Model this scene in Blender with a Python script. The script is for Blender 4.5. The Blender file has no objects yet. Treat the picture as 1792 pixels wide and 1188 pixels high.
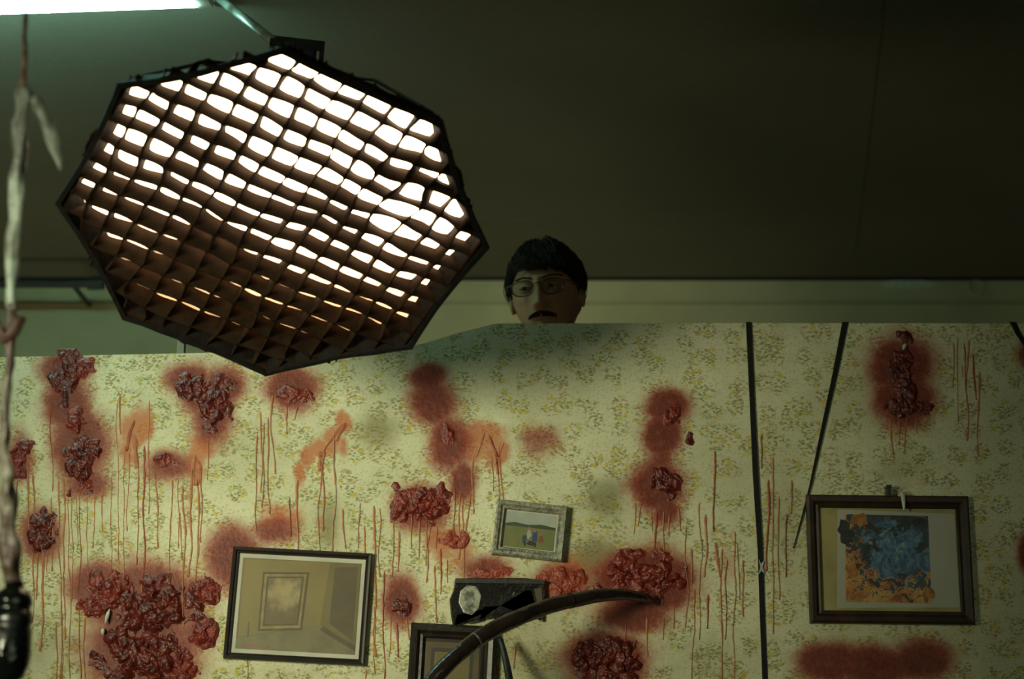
import bpy, bmesh, math, random
import numpy as np
from mathutils import Vector, Matrix, noise, Euler
random.seed(7)
sc = bpy.context.scene
sc.view_settings.view_transform = 'Standard'
sc.view_settings.look = 'None'
F = 3150.0
CAMZ = 1.5
PITCH = math.radians(15)
C = Vector((0, 0, CAMZ))
R_ = Vector((1, 0, 0)); V_ = Vector((0, math.cos(PITCH), math.sin(PITCH))); U_ = Vector((0, -math.sin(PITCH), math.cos(PITCH)))

cam = bpy.data.cameras.new('camera'); cam.lens = F / 1792 * 36; cam.sensor_width = 36
camo = bpy.data.objects.new('camera', cam); sc.collection.objects.link(camo)
camo.location = C; camo.rotation_euler = (math.pi / 2 + PITCH, 0, 0)
cam.dof.use_dof = True; cam.dof.focus_distance = 3.42; cam.dof.aperture_fstop = 3.0
cam.clip_start = 0.05
sc.camera = camo

def ray(px, py): return R_ * ((px - 896) / F) + U_ * ((594 - py) / F) + V_
def atD(px, py, d): return C + ray(px, py) * d
def onY(px, py, y):
    d = ray(px, py); return C + d * (y / d.y)
def onZ(px, py, z):
    d = ray(px, py); return C + d * ((z - CAMZ) / d.z)
WY = 3.5
BY = 5.6
CEIL = onY(896, 487, BY).z
PPM = F / (onY(896, 900, WY) - C).dot(V_)

# ---------------------------------------------------------------- materials
class NT:
    def __init__(s, name):
        s.m = bpy.data.materials.new(name); s.m.use_nodes = True
        s.t = s.m.node_tree; s.b = s.t.nodes['Principled BSDF']
    def n(s, typ, ins=None, **kw):
        nd = s.t.nodes.new(typ)
        for k, v in kw.items(): setattr(nd, k, v)
        if ins:
            for k, v in ins.items():
                if hasattr(v, 'links') and hasattr(v, 'is_output'): s.t.links.new(v, nd.inputs[k])
                else: nd.inputs[k].default_value = v
        return nd
    def math(s, op, a, b=0.0, c=None, clamp=False):
        i = {0: a, 1: b}
        if c is not None: i[2] = c
        return s.n('ShaderNodeMath', i, operation=op, use_clamp=clamp).outputs[0]
    def sm(s, v, lo, hi, a=0.0, b=1.0):
        return s.n('ShaderNodeMapRange', {0: v, 1: lo, 2: hi, 3: a, 4: b}, interpolation_type='SMOOTHSTEP').outputs[0]
    def mix(s, f, a, b):
        nd = s.n('ShaderNodeMix', data_type='RGBA')
        for k, v in ((0, f), (6, a), (7, b)):
            if hasattr(v, 'is_output'): s.t.links.new(v, nd.inputs[k])
            else: nd.inputs[k].default_value = v
        return nd.outputs[2]
    def obj(s): return s.n('ShaderNodeTexCoord').outputs['Object']
    def noise(s, vec, scale, detail=3, rough=.55):
        return s.n('ShaderNodeTexNoise', {'Vector': vec, 'Scale': scale, 'Detail': detail, 'Roughness': rough}).outputs[0]
    def set(s, k, v):
        if hasattr(v, 'is_output'): s.t.links.new(v, s.b.inputs[k])
        else: s.b.inputs[k].default_value = v
    def bump(s, h, st=.3, dist=.01):
        s.t.links.new(s.n('ShaderNodeBump', {'Height': h, 'Strength': st, 'Distance': dist}).outputs[0], s.b.inputs['Normal'])

def c4(c): return (c[0], c[1], c[2], 1)
def simple(name, a, b=None, rough=.6, scale=30, metal=0, bump=0.0, bscale=None, spec=.5):
    m = NT(name); b = b or tuple(x * .7 for x in a)
    nz = m.noise(m.obj(), scale)
    m.set('Base Color', m.mix(m.sm(nz, .35, .65), c4(a), c4(b)))
    m.set('Roughness', rough); m.set('Metallic', metal); m.set('Specular IOR Level', spec)
    if bump: m.bump(m.noise(m.obj(), bscale or scale * 3, 4), bump)
    return m.m
def emis(name, col, st):
    m = NT(name); m.set('Base Color', c4(col)); m.set('Emission Color', c4(col)); m.set('Emission Strength', st); return m.m

M = {}
M['black_fabric'] = simple('black_fabric', (.010, .009, .008), (.006, .005, .004), .85, 60, bump=.2, spec=.15)
M['black'] = simple('black_paint', (.012, .011, .01), (.02, .018, .016), .45, 40, bump=.1)
M['tape'] = simple('black_tape', (.008, .008, .008), (.014, .013, .012), .7, 80, spec=.2)
M['grid'] = simple('grid_fabric', (.022, .012, .006), (.014, .007, .003), .85, 40, spec=.1)
M['steel'] = simple('steel', (.3, .32, .3), (.2, .21, .2), .35, 30, .8)
M['bracket'] = simple('dull_bracket', (.16, .17, .13), (.1, .1, .08), .6, 30)
M['alu'] = simple('painted_pole', (.22, .27, .24), (.14, .17, .15), .45, 25, .2)
M['plastic'] = simple('purple_black_plastic', (.035, .025, .08), (.02, .015, .05), .4, 30)
M['ply'] = simple('plywood', (.35, .25, .14), (.28, .19, .1), .8, 12)
M['lampwood'] = simple('brown_wood_frame', (.045, .021, .012), (.025, .012, .007), .5, 25, bump=.1)
M['darkwood'] = simple('dark_wood_frame', (.022, .014, .009), (.012, .008, .006), .4, 25, bump=.1)
M['blackframe'] = simple('black_frame', (.014, .011, .009), (.022, .015, .012), .35, 25)
M['silver'] = simple('silver_moulding', (.38, .37, .28), (.2, .19, .14), .55, 120, .1, bump=.6, bscale=220)
M['white'] = simple('white_board', (.5, .5, .42), (.42, .42, .35), .7, 15)
M['creampaper'] = simple('cream_board', (.36, .31, .13), (.27, .23, .09), .7, 10)
M['tube'] = simple('weathered_tube', (.030, .020, .017), (.014, .010, .010), .22, 14, .1, bump=.25)
M['skin'] = simple('skin', (.40, .22, .125), (.33, .175, .10), .6, 14, spec=.3)
M['eyewhite'] = simple('eye_white', (.20, .165, .12), (.17, .14, .10), .3)
M['iris'] = simple('iris', (.015, .010, .006), (.012, .008, .005), .15)
M['shirt'] = simple('dark_shirt', (.04, .045, .05), (.03, .035, .04), .85, 60)
M['trousers'] = simple('dark_trousers', (.03, .035, .06), (.02, .025, .045), .85, 60)
M['shoe'] = simple('shoe_leather', (.02, .018, .015), (.03, .025, .02), .5, 60)
M['latex'] = simple('whitish_latex', (.24, .30, .25), (.09, .10, .08), .45, 22, bump=.5, bscale=50)
M['latex_bloody'] = simple('stained_latex', (.12, .11, .085), (.04, .016, .012), .45, 30, bump=.5, bscale=60)
M['darkknot'] = simple('dark_knot', (.02, .012, .01), (.05, .015, .01), .6, 30)
M['cord'] = simple('stained_cord', (.10, .05, .035), (.2, .14, .1), .8, 60)
M['hair'] = simple('hair', (.016, .010, .006), (.028, .017, .010), .8, 40, spec=.2)
M['browhair'] = simple('facial_hair', (.04, .023, .013), (.028, .015, .009), .9, 60, spec=.1)
m = NT('dark_glass'); m.set('Base Color', (.003, .005, .004, 1)); nz = m.noise(m.obj(), 25); m.set('Roughness', m.sm(nz, .35, .65, .08, .4)); m.bump(nz, .5, .01); M['glass'] = m.m
m = NT('spectacle_lens'); m.set('Base Color', (.04, .04, .035, 1)); m.set('Roughness', .05); m.set('Alpha', .15); M['lens'] = m.m
def redmat(name, a, b, c, rough, bs=.7, alpha=1):
    m = NT(name); o = m.obj(); n1 = m.noise(o, 55, 5, .65); n2 = m.noise(o, 150, 4)
    col = m.mix(m.sm(n1, .35, .62), c4(a), c4(b)); col = m.mix(m.sm(n2, .58, .76), col, c4(c))
    m.set('Base Color', col); m.set('Roughness', rough); m.set('Specular IOR Level', .5); m.set('Alpha', alpha); m.bump(n2, bs, .004)
    return m.m
M['gore'] = redmat('wet_red_clump', (.10, .011, .007), (.21, .028, .017), (.30, .06, .035), .30)
M['gore_dark'] = redmat('dark_red_clump', (.05, .006, .005), (.13, .017, .011), (.24, .045, .027), .28)
M['gore_orange'] = redmat('orange_red_clump', (.20, .028, .014), (.32, .055, .028), (.40, .10, .05), .38)
M['drip'] = redmat('red_drips', (.42, .105, .042), (.50, .20, .09), (.52, .30, .15), .55, .1, .74)
M['drip_dark'] = redmat('dark_red_drips', (.27, .042, .020), (.36, .075, .033), (.42, .14, .06), .5, .1, .85)

# wallpaper
m = NT('floral_wallpaper'); o = m.obj()
sx = m.n('ShaderNodeSeparateXYZ', {0: o})
uv = m.n('ShaderNodeCombineXYZ', {0: sx.outputs[0], 1: sx.outputs[2], 2: 0.0}).outputs[0]
def warped(sc_, amt):
    warp = m.n('ShaderNodeTexNoise', {'Vector': uv, 'Scale': sc_, 'Detail': 2}).outputs['Color']
    wv = m.n('ShaderNodeVectorMath', {0: warp, 1: (.5, .5, .5)}, operation='SUBTRACT').outputs[0]
    wv = m.n('ShaderNodeVectorMath', {0: wv, 'Scale': amt}, operation='SCALE').outputs[0]
    return m.n('ShaderNodeVectorMath', {0: uv, 1: wv}, operation='ADD').outputs[0]
uvw = warped(30, .030); uvf = warped(110, .010)
spr = m.n('ShaderNodeTexVoronoi', {'Vector': uvw, 'Scale': 21.0, 'Randomness': .75}, voronoi_dimensions='2D')
ns = m.noise(uv, 50, 2)
sprm = m.sm(m.math('ADD', spr.outputs['Distance'], m.math('MULTIPLY', ns, .5)), .57, .75, 1.0, 0.0)
def leaves(rot, sc2, keep, th0, th1):
    mp = m.n('ShaderNodeMapping', {'Vector': uvf, 'Rotation': (0, 0, rot), 'Scale': (1.0, 2.0, 1.0)}).outputs[0]
    v = m.n('ShaderNodeTexVoronoi', {'Vector': mp, 'Scale': sc2, 'Randomness': 1.0}, voronoi_dimensions='2D')
    s_ = m.n('ShaderNodeSeparateColor', {0: v.outputs['Color']})
    f = m.math('MULTIPLY', m.sm(v.outputs['Distance'], th0, th1, 1.0, 0.0), m.math('GREATER_THAN', s_.outputs[0], keep))
    return f, s_
l1, s1_ = leaves(.7, 100, .42, .22, .42); l2, s2_ = leaves(-.8, 92, .42, .22, .42); l3, s3_ = leaves(.1, 120, .60, .2, .4)
fl = m.n('ShaderNodeTexVoronoi', {'Vector': uvf, 'Scale': 74.0, 'Randomness': 1.0}, voronoi_dimensions='2D')
fs = m.n('ShaderNodeSeparateColor', {0: fl.outputs['Color']})
flf = m.math('MULTIPLY', m.math('MULTIPLY', m.sm(fl.outputs['Distance'], .24, .40, 1.0, 0.0), m.math('GREATER_THAN', fs.outputs[0], .78)), m.sm(sprm, 0, .3))
base = m.mix(m.sm(m.noise(uv, 4, 5), .3, .7), (.67, .66, .46, 1), (.52, .51, .34, 1))
green = (.18, .21, .08, 1); olive = (.30, .27, .08, 1)
stn = m.noise(uvf, 42, 1)
stm = m.math('MULTIPLY', m.sm(m.math('ABSOLUTE', m.math('SUBTRACT', stn, .5)), .008, .026, .5, 0.0), m.sm(sprm, 0, .4, .3, 1))
col = m.mix(stm, base, (.28, .27, .12, 1))
col = m.mix(m.math('MULTIPLY', l3, .45), col, (.36, .34, .15, 1))
col = m.mix(m.math('MULTIPLY', m.math('MULTIPLY', l1, sprm), .8), col, m.mix(m.sm(s1_.outputs[1], .5, .6), green, olive))
col = m.mix(m.math('MULTIPLY', m.math('MULTIPLY', l2, sprm), .75), col, m.mix(m.sm(s2_.outputs[1], .5, .6), green, (.38, .24, .07, 1)))
col = m.mix(m.math('MULTIPLY', flf, .8), col, (.54, .43, .07, 1))
att = m.n('ShaderNodeAttribute', attribute_name='stain')
sa = m.n('ShaderNodeSeparateColor', {0: att.outputs['Color']})
nA = m.math('SUBTRACT', m.noise(uv, 20, 6, .6), .5); nB = m.math('SUBTRACT', m.noise(uv, 140, 3, .6), .5)
red = m.math('ADD', sa.outputs[0], m.math('ADD', m.math('MULTIPLY', nA, .55), m.math('MULTIPLY', nB, .28)))
ora = m.math('ADD', sa.outputs[1], m.math('MULTIPLY', nA, 1.3))
rf = m.math('MULTIPLY', m.sm(red, .12, .82), m.sm(sa.outputs[0], .02, .2)); of = m.math('MULTIPLY', m.sm(ora, .25, .8, 0, .8), m.sm(sa.outputs[1], .02, .2))
dirt = m.math('MULTIPLY', m.sm(m.math('ADD', sa.outputs[2], m.math('MULTIPLY', nA, .6)), .15, .9), .7)
col = m.mix(dirt, col, (.18, .155, .06, 1))
col = m.mix(of, col, (.46, .13, .05, 1))
rc = m.mix(m.sm(red, .40, 1.0), (.32, .050, .028, 1), (.135, .014, .009, 1))
rc = m.mix(m.sm(m.noise(uv, 60, 4), .45, .7, 0, .4), rc, (.30, .05, .03, 1))
col = m.mix(m.math('MULTIPLY', rf, .96), col, rc)
m.set('Base Color', col); m.set('Roughness', m.sm(rf, 0, 1, .85, .5)); m.set('Specular IOR Level', .28)
m.bump(m.math('ADD', m.math('MULTIPLY', rf, m.noise(uv, 90, 4)), m.math('MULTIPLY', m.noise(uv, 200, 2), .2)), .5, .004)
M['paper'] = m.m

m = NT('ceiling_board'); o = m.obj()
cc = m.mix(m.sm(m.noise(o, 1.1, 6), .3, .7), (.18, .165, .125, 1), (.145, .132, .098, 1)); cc = m.mix(m.sm(m.noise(o, 90, 3), .4, .7, 0, .3), cc, (.125, .115, .083, 1))
m.set('Base Color', cc); m.set('Roughness', .85); m.set('Specular IOR Level', .2); m.bump(m.noise(o, 60, 4), .15, .004); M['ceil'] = m.m
M['backwall'] = simple('cream_painted_wall', (.44, .39, .22), (.37, .325, .18), .8, 3, bump=.15, bscale=30)
M['roomwall'] = simple('room_wall_paint', (.2, .18, .13), (.16, .14, .10), .85, 2)
M['floor'] = simple('concrete_floor', (.20, .17, .12), (.14, .12, .085), .7, 4, bump=.2)
M['ledge'] = simple('ledge_paint', (.30, .265, .15), (.34, .30, .17), .8, 8)
M['smear'] = simple('white_plaster_smear', (.55, .56, .43), (.45, .45, .34), .8, 40)

# ---------------------------------------------------------------- mesh helpers
def mk(name, verts, faces, mats, origin=(0, 0, 0), smooth=False, idx=None, parent=None, porigin=None):
    me = bpy.data.meshes.new(name); og = Vector(origin)
    me.from_pydata([tuple(Vector(v) - og) for v in verts], [], faces)
    for mm in (mats if isinstance(mats, (list, tuple)) else [mats]): me.materials.append(mm)
    if idx: me.polygons.foreach_set('material_index', idx)
    me.update()
    if smooth: me.polygons.foreach_set('use_smooth', [True] * len(me.polygons))
    ob = bpy.data.objects.new(name, me); sc.collection.objects.link(ob); ob.location = og
    if parent is not None: setpar(ob, parent)
    return ob
def setpar(ob, par):
    ob.parent = par
    ob.matrix_parent_inverse = par.matrix_basis.inverted()
def empty(name, loc, label, cat, **kw):
    e = bpy.data.objects.new(name, None); e.empty_display_size = .05; e.location = loc; sc.collection.objects.link(e)
    e['label'] = label; e['category'] = cat
    for k, v in kw.items(): e[k] = v
    return e
def tag(ob, label, cat, **kw):
    ob['label'] = label; ob['category'] = cat
    for k, v in kw.items(): ob[k] = v
    return ob
def box(a, b):
    x0, y0, z0 = a; x1, y1, z1 = b
    v = [(x0,y0,z0),(x1,y0,z0),(x1,y1,z0),(x0,y1,z0),(x0,y0,z1),(x1,y0,z1),(x1,y1,z1),(x0,y1,z1)]
    f = [(0,3,2,1),(4,5,6,7),(0,1,5,4),(1,2,6,5),(2,3,7,6),(3,0,4,7)]
    return v, f
def joinvf(lst):
    V, Fc = [], []
    for v, f in lst:
        o = len(V); V += [tuple(p) for p in v]; Fc += [tuple(i + o for i in q) for q in f]
    return V, Fc
def spline(pts, n):
    P = [Vector(p[0]) for p in pts]; Rr = [p[1] for p in pts]; out = []
    for i in range(len(P) - 1):
        p0, p1, p2, p3 = P[max(i-1,0)], P[i], P[i+1], P[min(i+2,len(P)-1)]
        for k in range(n):
            t = k / n
            q = .5 * ((2*p1) + (p2-p0)*t + (2*p0-5*p1+4*p2-p3)*t*t + (3*p1-p0-3*p2+p3)*t*t*t)
            out.append((q, Rr[i]*(1-t)+Rr[i+1]*t))
    out.append((P[-1], Rr[-1])); return out
def tube(pts, seg=12, flat=1.0, wob=0.0, seed=0):
    V, Fc = [], []; n = len(pts); up = None
    for i, (p, r) in enumerate(pts):
        p = Vector(p); a = Vector(pts[max(i-1,0)][0]); b = Vector(pts[min(i+1,n-1)][0]); t = (b-a).normalized()
        if up is None:
            up = Vector((0,1,0)) if abs(t.y) < .8 else Vector((1,0,0))
        s = t.cross(up).normalized(); up = s.cross(t).normalized()
        for k in range(seg):
            an = 2*math.pi*k/seg; d = s*math.cos(an) + up*math.sin(an)*flat
            rr = r * (1 + (wob*noise.noise((p*35 + d*1.3 + Vector((seed*7,0,0)))) if wob else 0))
            V.append(p + d*rr)
    for i in range(n-1):
        for k in range(seg):
            Fc.append((i*seg+k, i*seg+(k+1)%seg, (i+1)*seg+(k+1)%seg, (i+1)*seg+k))
    V.append(Vector(pts[0][0])); V.append(Vector(pts[-1][0])); c0 = len(V)-2
    for k in range(seg):
        Fc.append((c0, (k+1)%seg, k)); Fc.append((c0+1, (n-1)*seg+k, (n-1)*seg+(k+1)%seg))
    return V, Fc
def loft(rings, seg=28):
    V, Fc = [], []
    for (cx, cy, cz, rx, ry) in rings:
        for k in range(seg):
            a = 2*math.pi*k/seg; V.append((cx+rx*math.cos(a), cy+ry*math.sin(a), cz))
    n = len(rings)
    for i in range(n-1):
        for k in range(seg): Fc.append((i*seg+k, i*seg+(k+1)%seg, (i+1)*seg+(k+1)%seg, (i+1)*seg+k))
    Fc.append(tuple(range(seg))[::-1]); Fc.append(tuple((n-1)*seg+k for k in range(seg))); return V, Fc

# ---------------------------------------------------------------- room
def structure(name, a, b, mat):
    v, f = box(a, b); ob = mk(name, v, f, mat); ob['kind'] = 'structure'; return ob
X0, X1, Y0 = -4.2, 4.2, -2.2
structure('floor', (X0, Y0, -.1), (X1, BY, 0), M['floor'])
structure('ceiling', (X0, Y0, CEIL), (X1, BY, CEIL+.1), M['ceil'])
structure('wall_back', (X0, BY, -.1), (X1, BY+.1, CEIL+.1), M['backwall'])
structure('wall_left', (X0-.1, Y0, -.1), (X0, BY, CEIL+.1), M['roomwall'])
structure('wall_right', (X1, Y0, -.1), (X1+.1, BY, CEIL+.1), M['roomwall'])
structure('wall_rear', (X0, Y0-.1, -.1), (X1, Y0, CEIL+.1), M['roomwall'])
z1 = onY(896, 531, BY).z
structure('trim_1', (X0, BY-.008, z1-.003), (X1, BY, z1+.002), M['ledge'])
structure('trim_2', (X0, BY-.012, CEIL-.008), (X1, BY, CEIL), M['tape'])
def ribbon3(a, b, w, th, name, mat):
    a = Vector(a); b = Vector(b); s = (b-a).cross(Vector((0,0,1))).normalized()*w/2; d = Vector((0,0,-th))
    v = [a-s, a+s, b+s, b-s, a-s+d, a+s+d, b+s+d, b-s+d]
    f = [(0,1,2,3),(7,6,5,4),(0,4,5,1),(1,5,6,2),(2,6,7,3),(3,7,4,0)]
    ob = mk(name, v, f, mat); ob['kind'] = 'structure'; return ob
M['seam'] = simple('ceiling_seam', (.125, .112, .083), (.11, .10, .075), .8, 5)
ribbon3(onZ(1554, -60, CEIL), onZ(1497, 440, CEIL), .006, .0012, 'trim_3', M['seam'])
ribbon3(onZ(560, 386, CEIL), onZ(1400, 388, CEIL), .008, .0012, 'trim_4', M['seam'])

pb = onY(182, 496, 5.35); pa = Vector((X0+.01, pb.y, pb.z))
v, f = tube([(pa, .014), ((pa+pb)/2, .014), (pb, .014)], 14)
v2, f2 = tube([(pb+Vector((-.05,0,0)), .02), (pb+Vector((0,0,0)), .02)], 14)
v3, f3 = tube([(pb+Vector((-.1,0,0)), .008), (pb+Vector((-.1,.24,0)), .008)], 8)
V_j, F_j = joinvf([(v, f), (v2, f2), (v3, f3)])
tag(mk('pipe', V_j, F_j, M['black'], origin=pb, smooth=False), 'dark metal pipe running under the ceiling beside the cream wall', 'pipe')
rc_ = onY(1707, 503, BY-.006)
pts = [(rc_ + Vector((math.cos(t)*.025, 0, math.sin(t)*.025)), .0018) for t in [2*math.pi*i/28 for i in range(29)]]
v, f = tube(pts, 8)
tag(mk('chalk_ring', v, f, M['smear'], origin=rc_, smooth=True), 'thin pale chalk ring marked on the cream wall', 'ring')  # thin tube loop standing for a chalk circle drawn on the wall
sp = []
for k in range(26):
    t = 2*math.pi*k/26; r = 1 + .35*noise.noise(Vector((math.cos(t)*2, math.sin(t)*2, 3)))
    sp.append(onY(1588 + 46*r*math.cos(t), 497 + 7*r*math.sin(t), BY-.004))
v = sp + [p + Vector((0, .006, 0)) for p in sp]; n = len(sp)
f = [tuple(range(n))] + [(i, i+n, (i+1)%n+n, (i+1)%n) for i in range(n)]
tag(mk('plaster_smear', v, f, M['smear'], origin=sp[0]), 'pale smear of plaster on the cream wall', 'plaster smear')

# ---------------------------------------------------------------- wallpapered flat
topl = [(-500, 628), (0, 625), (340, 618), (600, 611), (735, 603), (800, 583), (868, 566), (1300, 565), (1792, 566), (2300, 566)]
tx = [onY(p[0], p[1], WY).x for p in topl]; tz = [onY(p[0], p[1], WY).z for p in topl]
xa, xb, zb = -1.5, 1.5, 1.6
NX, NZ = 640, 190
xs = np.linspace(xa, xb, NX); ts = np.linspace(0, 1, NZ); top = np.interp(xs, tx, tz)
GX = np.repeat(xs[None, :], NZ, 0); GZ = zb + (top[None, :]-zb)*ts[:, None]
GY = 0.0015*np.sin(GX*7+1)*np.sin(GZ*5)
P = np.stack([GX, GY, GZ], -1).reshape(-1, 3)
ii = np.arange(NX*NZ).reshape(NZ, NX)
q = np.stack([ii[:-1, :-1], ii[:-1, 1:], ii[1:, 1:], ii[1:, :-1]], -1).reshape(-1, 4)
verts = P.tolist(); faces = q.tolist(); nb = len(verts)
b0 = ii[0]
verts += [(float(x), 0.0, 0.0) for x in xs[::20]]
cols = list(range(0, NX, 20))
for j in range(len(cols)-1):
    faces.append([nb+j, nb+j+1] + [int(b0[c]) for c in range(cols[j+1], cols[j]-1, -1)])
flat = empty('scenery_flat', (0, WY+.02, 0), 'floral wallpapered scenery wall splattered with red paint', 'set wall')
wp = bpy.data.meshes.new('wallpaper'); wp.from_pydata(verts, [], faces); wp.materials.append(M['paper']); wp.update()
wp.polygons.foreach_set('use_smooth', [True]*len(wp.polygons))
wpo = bpy.data.objects.new('wallpaper', wp); sc.collection.objects.link(wpo); wpo.location = (0, WY, 0); setpar(wpo, flat)
wpo['label'] = 'cream floral wallpaper with sprayed red stains'
d0 = np.array([[x, WY, z-CAMZ] for x, _, z in verts])
fw = d0 @ np.array(V_); PX = 896 + F*(d0 @ np.array(R_))/fw; PY = 594 - F*(d0 @ np.array(U_))/fw
red = [(112,645,44,30,1),(118,705,42,50,1),(140,780,50,62,1.05),(152,845,40,28,.9),
 (330,663,42,28,1),(392,672,38,34,1),(372,735,34,40,.95),(360,690,50,40,.9),(510,680,44,36,1.05),
 (748,660,32,26,1),(758,705,40,40,1),(785,775,36,50,1),(808,840,24,38,.95),(738,890,46,38,1.05),
 (945,772,36,32,.65),(1168,712,38,30,1.05),(1158,760,32,38,1.1),(1150,850,44,42,1.1),(1158,805,24,26,.8),(1166,895,26,28,.9),
 (1578,640,54,50,1.1),(1582,700,50,46,1.1),(72,935,32,44,1.1),(36,800,24,44,.8),(292,815,42,27,.9),
 (408,975,46,54,1.05),(478,930,42,24,.85),(172,1025,48,38,1.1),(255,1055,86,62,1.3),(250,1140,86,62,1.3),(345,1035,36,26,.95),(345,1108,30,28,1),
 (702,1052,32,42,1.05),(850,1000,42,28,.9),(980,1025,44,34,1),(1130,1018,76,52,1.3),(1110,1075,64,34,1),(1062,1155,66,46,1.2),
 (1450,1160,58,34,1.0),(1530,1166,70,34,1.05),(1610,1156,56,36,1.0),(1500,1145,60,18,.7),(1798,970,18,36,1),(1800,620,22,26,.9)]
ora = [(235,752,28,36,1),(225,780,14,40,.8),(258,745,12,30,.8),(345,800,18,34,1),(352,790,26,20,.8),(600,738,14,18,1),(580,765,16,18,1),(562,785,24,18,1),(540,800,14,20,.9),(525,825,11,22,.8),
 (850,765,36,28,1),(868,790,22,26,1),(830,790,20,20,.9),(990,1000,46,30,.8),(800,960,28,50,.7),(560,905,8,40,.5),(1270,975,14,60,.5),(1560,735,50,30,.4),(1600,850,50,16,.4),(330,900,14,60,.35),(230,900,14,70,.35),(600,780,8,24,.6),(770,950,34,40,.7),(480,905,40,30,.7)]
dirt = [(660,755,36,30,.9),(1060,870,34,34,.9),(1050,990,44,38,1.3),(575,915,20,44,.8),(560,760,50,60,.35),(1370,900,40,90,.5),(1330,640,80,70,.35),(930,740,50,40,.3),(1580,820,60,40,.5),(450,760,60,80,.35),(60,1130,110,90,.5),(900,1150,140,60,.7),(1250,1150,100,70,.5),(520,1180,120,30,.4)]
def fld(lst, p, sc_=1.12):
    o = np.zeros(len(PX))
    for x, y, a, b, s in lst:
        r2 = ((PX-x)/(a*sc_))**2 + ((PY-y)/(b*sc_))**2
        o = np.maximum(o, s*np.exp(-(r2**p)*.75))
    return o
colr = np.zeros((len(verts), 4), dtype=np.float32); colr[:, 0] = fld(red, 1.25, 1.13); colr[:, 1] = fld(ora, 1.1); colr[:, 2] = fld(dirt, 1.0); colr[:, 3] = 1
at = wp.attributes.new('stain', 'FLOAT_COLOR', 'POINT'); at.data.foreach_set('color', colr.ravel())
bt = [(float(x), float(np.interp(x, tx, tz))-.003) for x in np.linspace(xa, xb, 80)]
yy0, yy1 = WY+.010, WY+.026
v = []
for x, z in bt: v += [(x, yy0, 0), (x, yy0, z), (x, yy1, z), (x, yy1, 0)]
f = []
for i in range(len(bt)-1):
    a = i*4; b = a+4
    f += [(a, b, b+1, a+1), (a+1, b+1, b+2, a+2), (a+2, b+2, b+3, a+3), (a+3, b+3, b, a)]
f += [(0,1,2,3), (len(v)-1, len(v)-2, len(v)-3, len(v)-4)]
mk('plywood_panel', v, f, M['ply'], origin=(0, WY, 0), parent=flat)
for x in (-1.4, -.5, .45, 1.4):
    v, f = box((x-.02, yy1, 0), (x+.02, yy1+.07, 2.28)); mk('timber_batten', v, f, M['ply'], origin=(x, yy1, 0), parent=flat)
# drips
drips = []
for x, y0, y1 in [(104,840,1188),(112,840,1120),(125,855,1050),(140,855,1188),(152,860,1010),(165,855,960),(180,850,930),(60,960,1090),(68,965,1050),(76,965,1140),(84,960,1000),
  (48,790,930),(60,830,950),(205,700,985),(218,780,1010),(225,790,930),(240,780,990),(252,780,1040),(262,700,900),(212,690,760),(300,840,1000),(312,840,960),(335,820,1010),(345,820,1060),(352,820,950),(322,850,1100),
  (455,720,860),(462,740,890),(470,730,900),(476,690,830),(448,760,930),(560,790,1000),(568,790,930),(586,760,990),(520,840,980),(508,870,940),(600,890,960),
  (630,880,960),(640,920,1040),(655,885,1150),(663,890,1010),(672,1000,1188),(685,1080,1150),(720,900,960),(735,910,975),(745,915,1020),(752,920,990),(765,920,960),(700,930,1000),
  (795,850,940),(805,860,980),(812,870,1050),(820,865,930),(828,800,900),(870,790,920),(876,780,890),(862,800,860),(770,960,1040),(762,990,1090),(785,980,1020),
  (1112,880,935),(1122,880,920),(1150,895,960),(1163,895,1060),(1172,900,940),(1190,890,930),(1200,920,1100),(1208,960,1020),(1225,880,1120),(1235,900,1010),(1250,790,930),(1262,960,1188),(1272,980,1120),(1285,930,1188),(1293,950,1050),(1215,1030,1188),(1240,1040,1100),
  (1330,760,820),(1345,840,1000),(1352,800,1110),(1362,870,1050),(1375,900,1010),(1385,840,900),(1560,735,802),(1572,735,780),(1586,730,790),(1600,732,760),
  (1668,600,680),(1676,590,740),(1688,600,700),(1694,595,772),(1705,620,700),(1713,650,800),(1683,640,660),(100,1090,1188),(110,1050,1188),(148,1080,1188),(405,1020,1090),(430,1020,1188),(655,1060,1180),(1130,1080,1150),(1160,1080,1120),(1180,1060,1100),
  (865,1110,1188),(900,1130,1170),(20,830,1000),(30,840,900),(500,710,760),(520,710,735),(1095,1090,1120),(365,770,840),(640,1170,1188),(695,1090,1150),(712,1085,1120),(92,870,1000),(120,860,1188),(134,860,960),(228,1010,1090),(318,900,980),(690,900,1010),(1300,980,1080),(1140,895,930),(88,700,860),(196,830,1000),(272,830,960)]:
    drips.append((x, y0, y1, random.choice((1.6, 2.0, 2.4, 3.0, 3.6)), random.uniform(-4, 4), 1.8))
for x0, y0, x1, y1, w in [(596,742,556,800,6),(603,740,590,772,8),(240,735,222,790,7),(345,795,340,850,6),(850,755,830,800,5),(860,760,878,800,5),(882,775,870,812,4),(1256,950,1262,1010,5),(235,760,238,820,9),(562,790,561,825,9),(866,790,872,830,8),(345,805,342,850,8)]:
    drips.append((x0, y0, y1, w, x1-x0, 3))
V, Fc, didx = [], [], []
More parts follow.
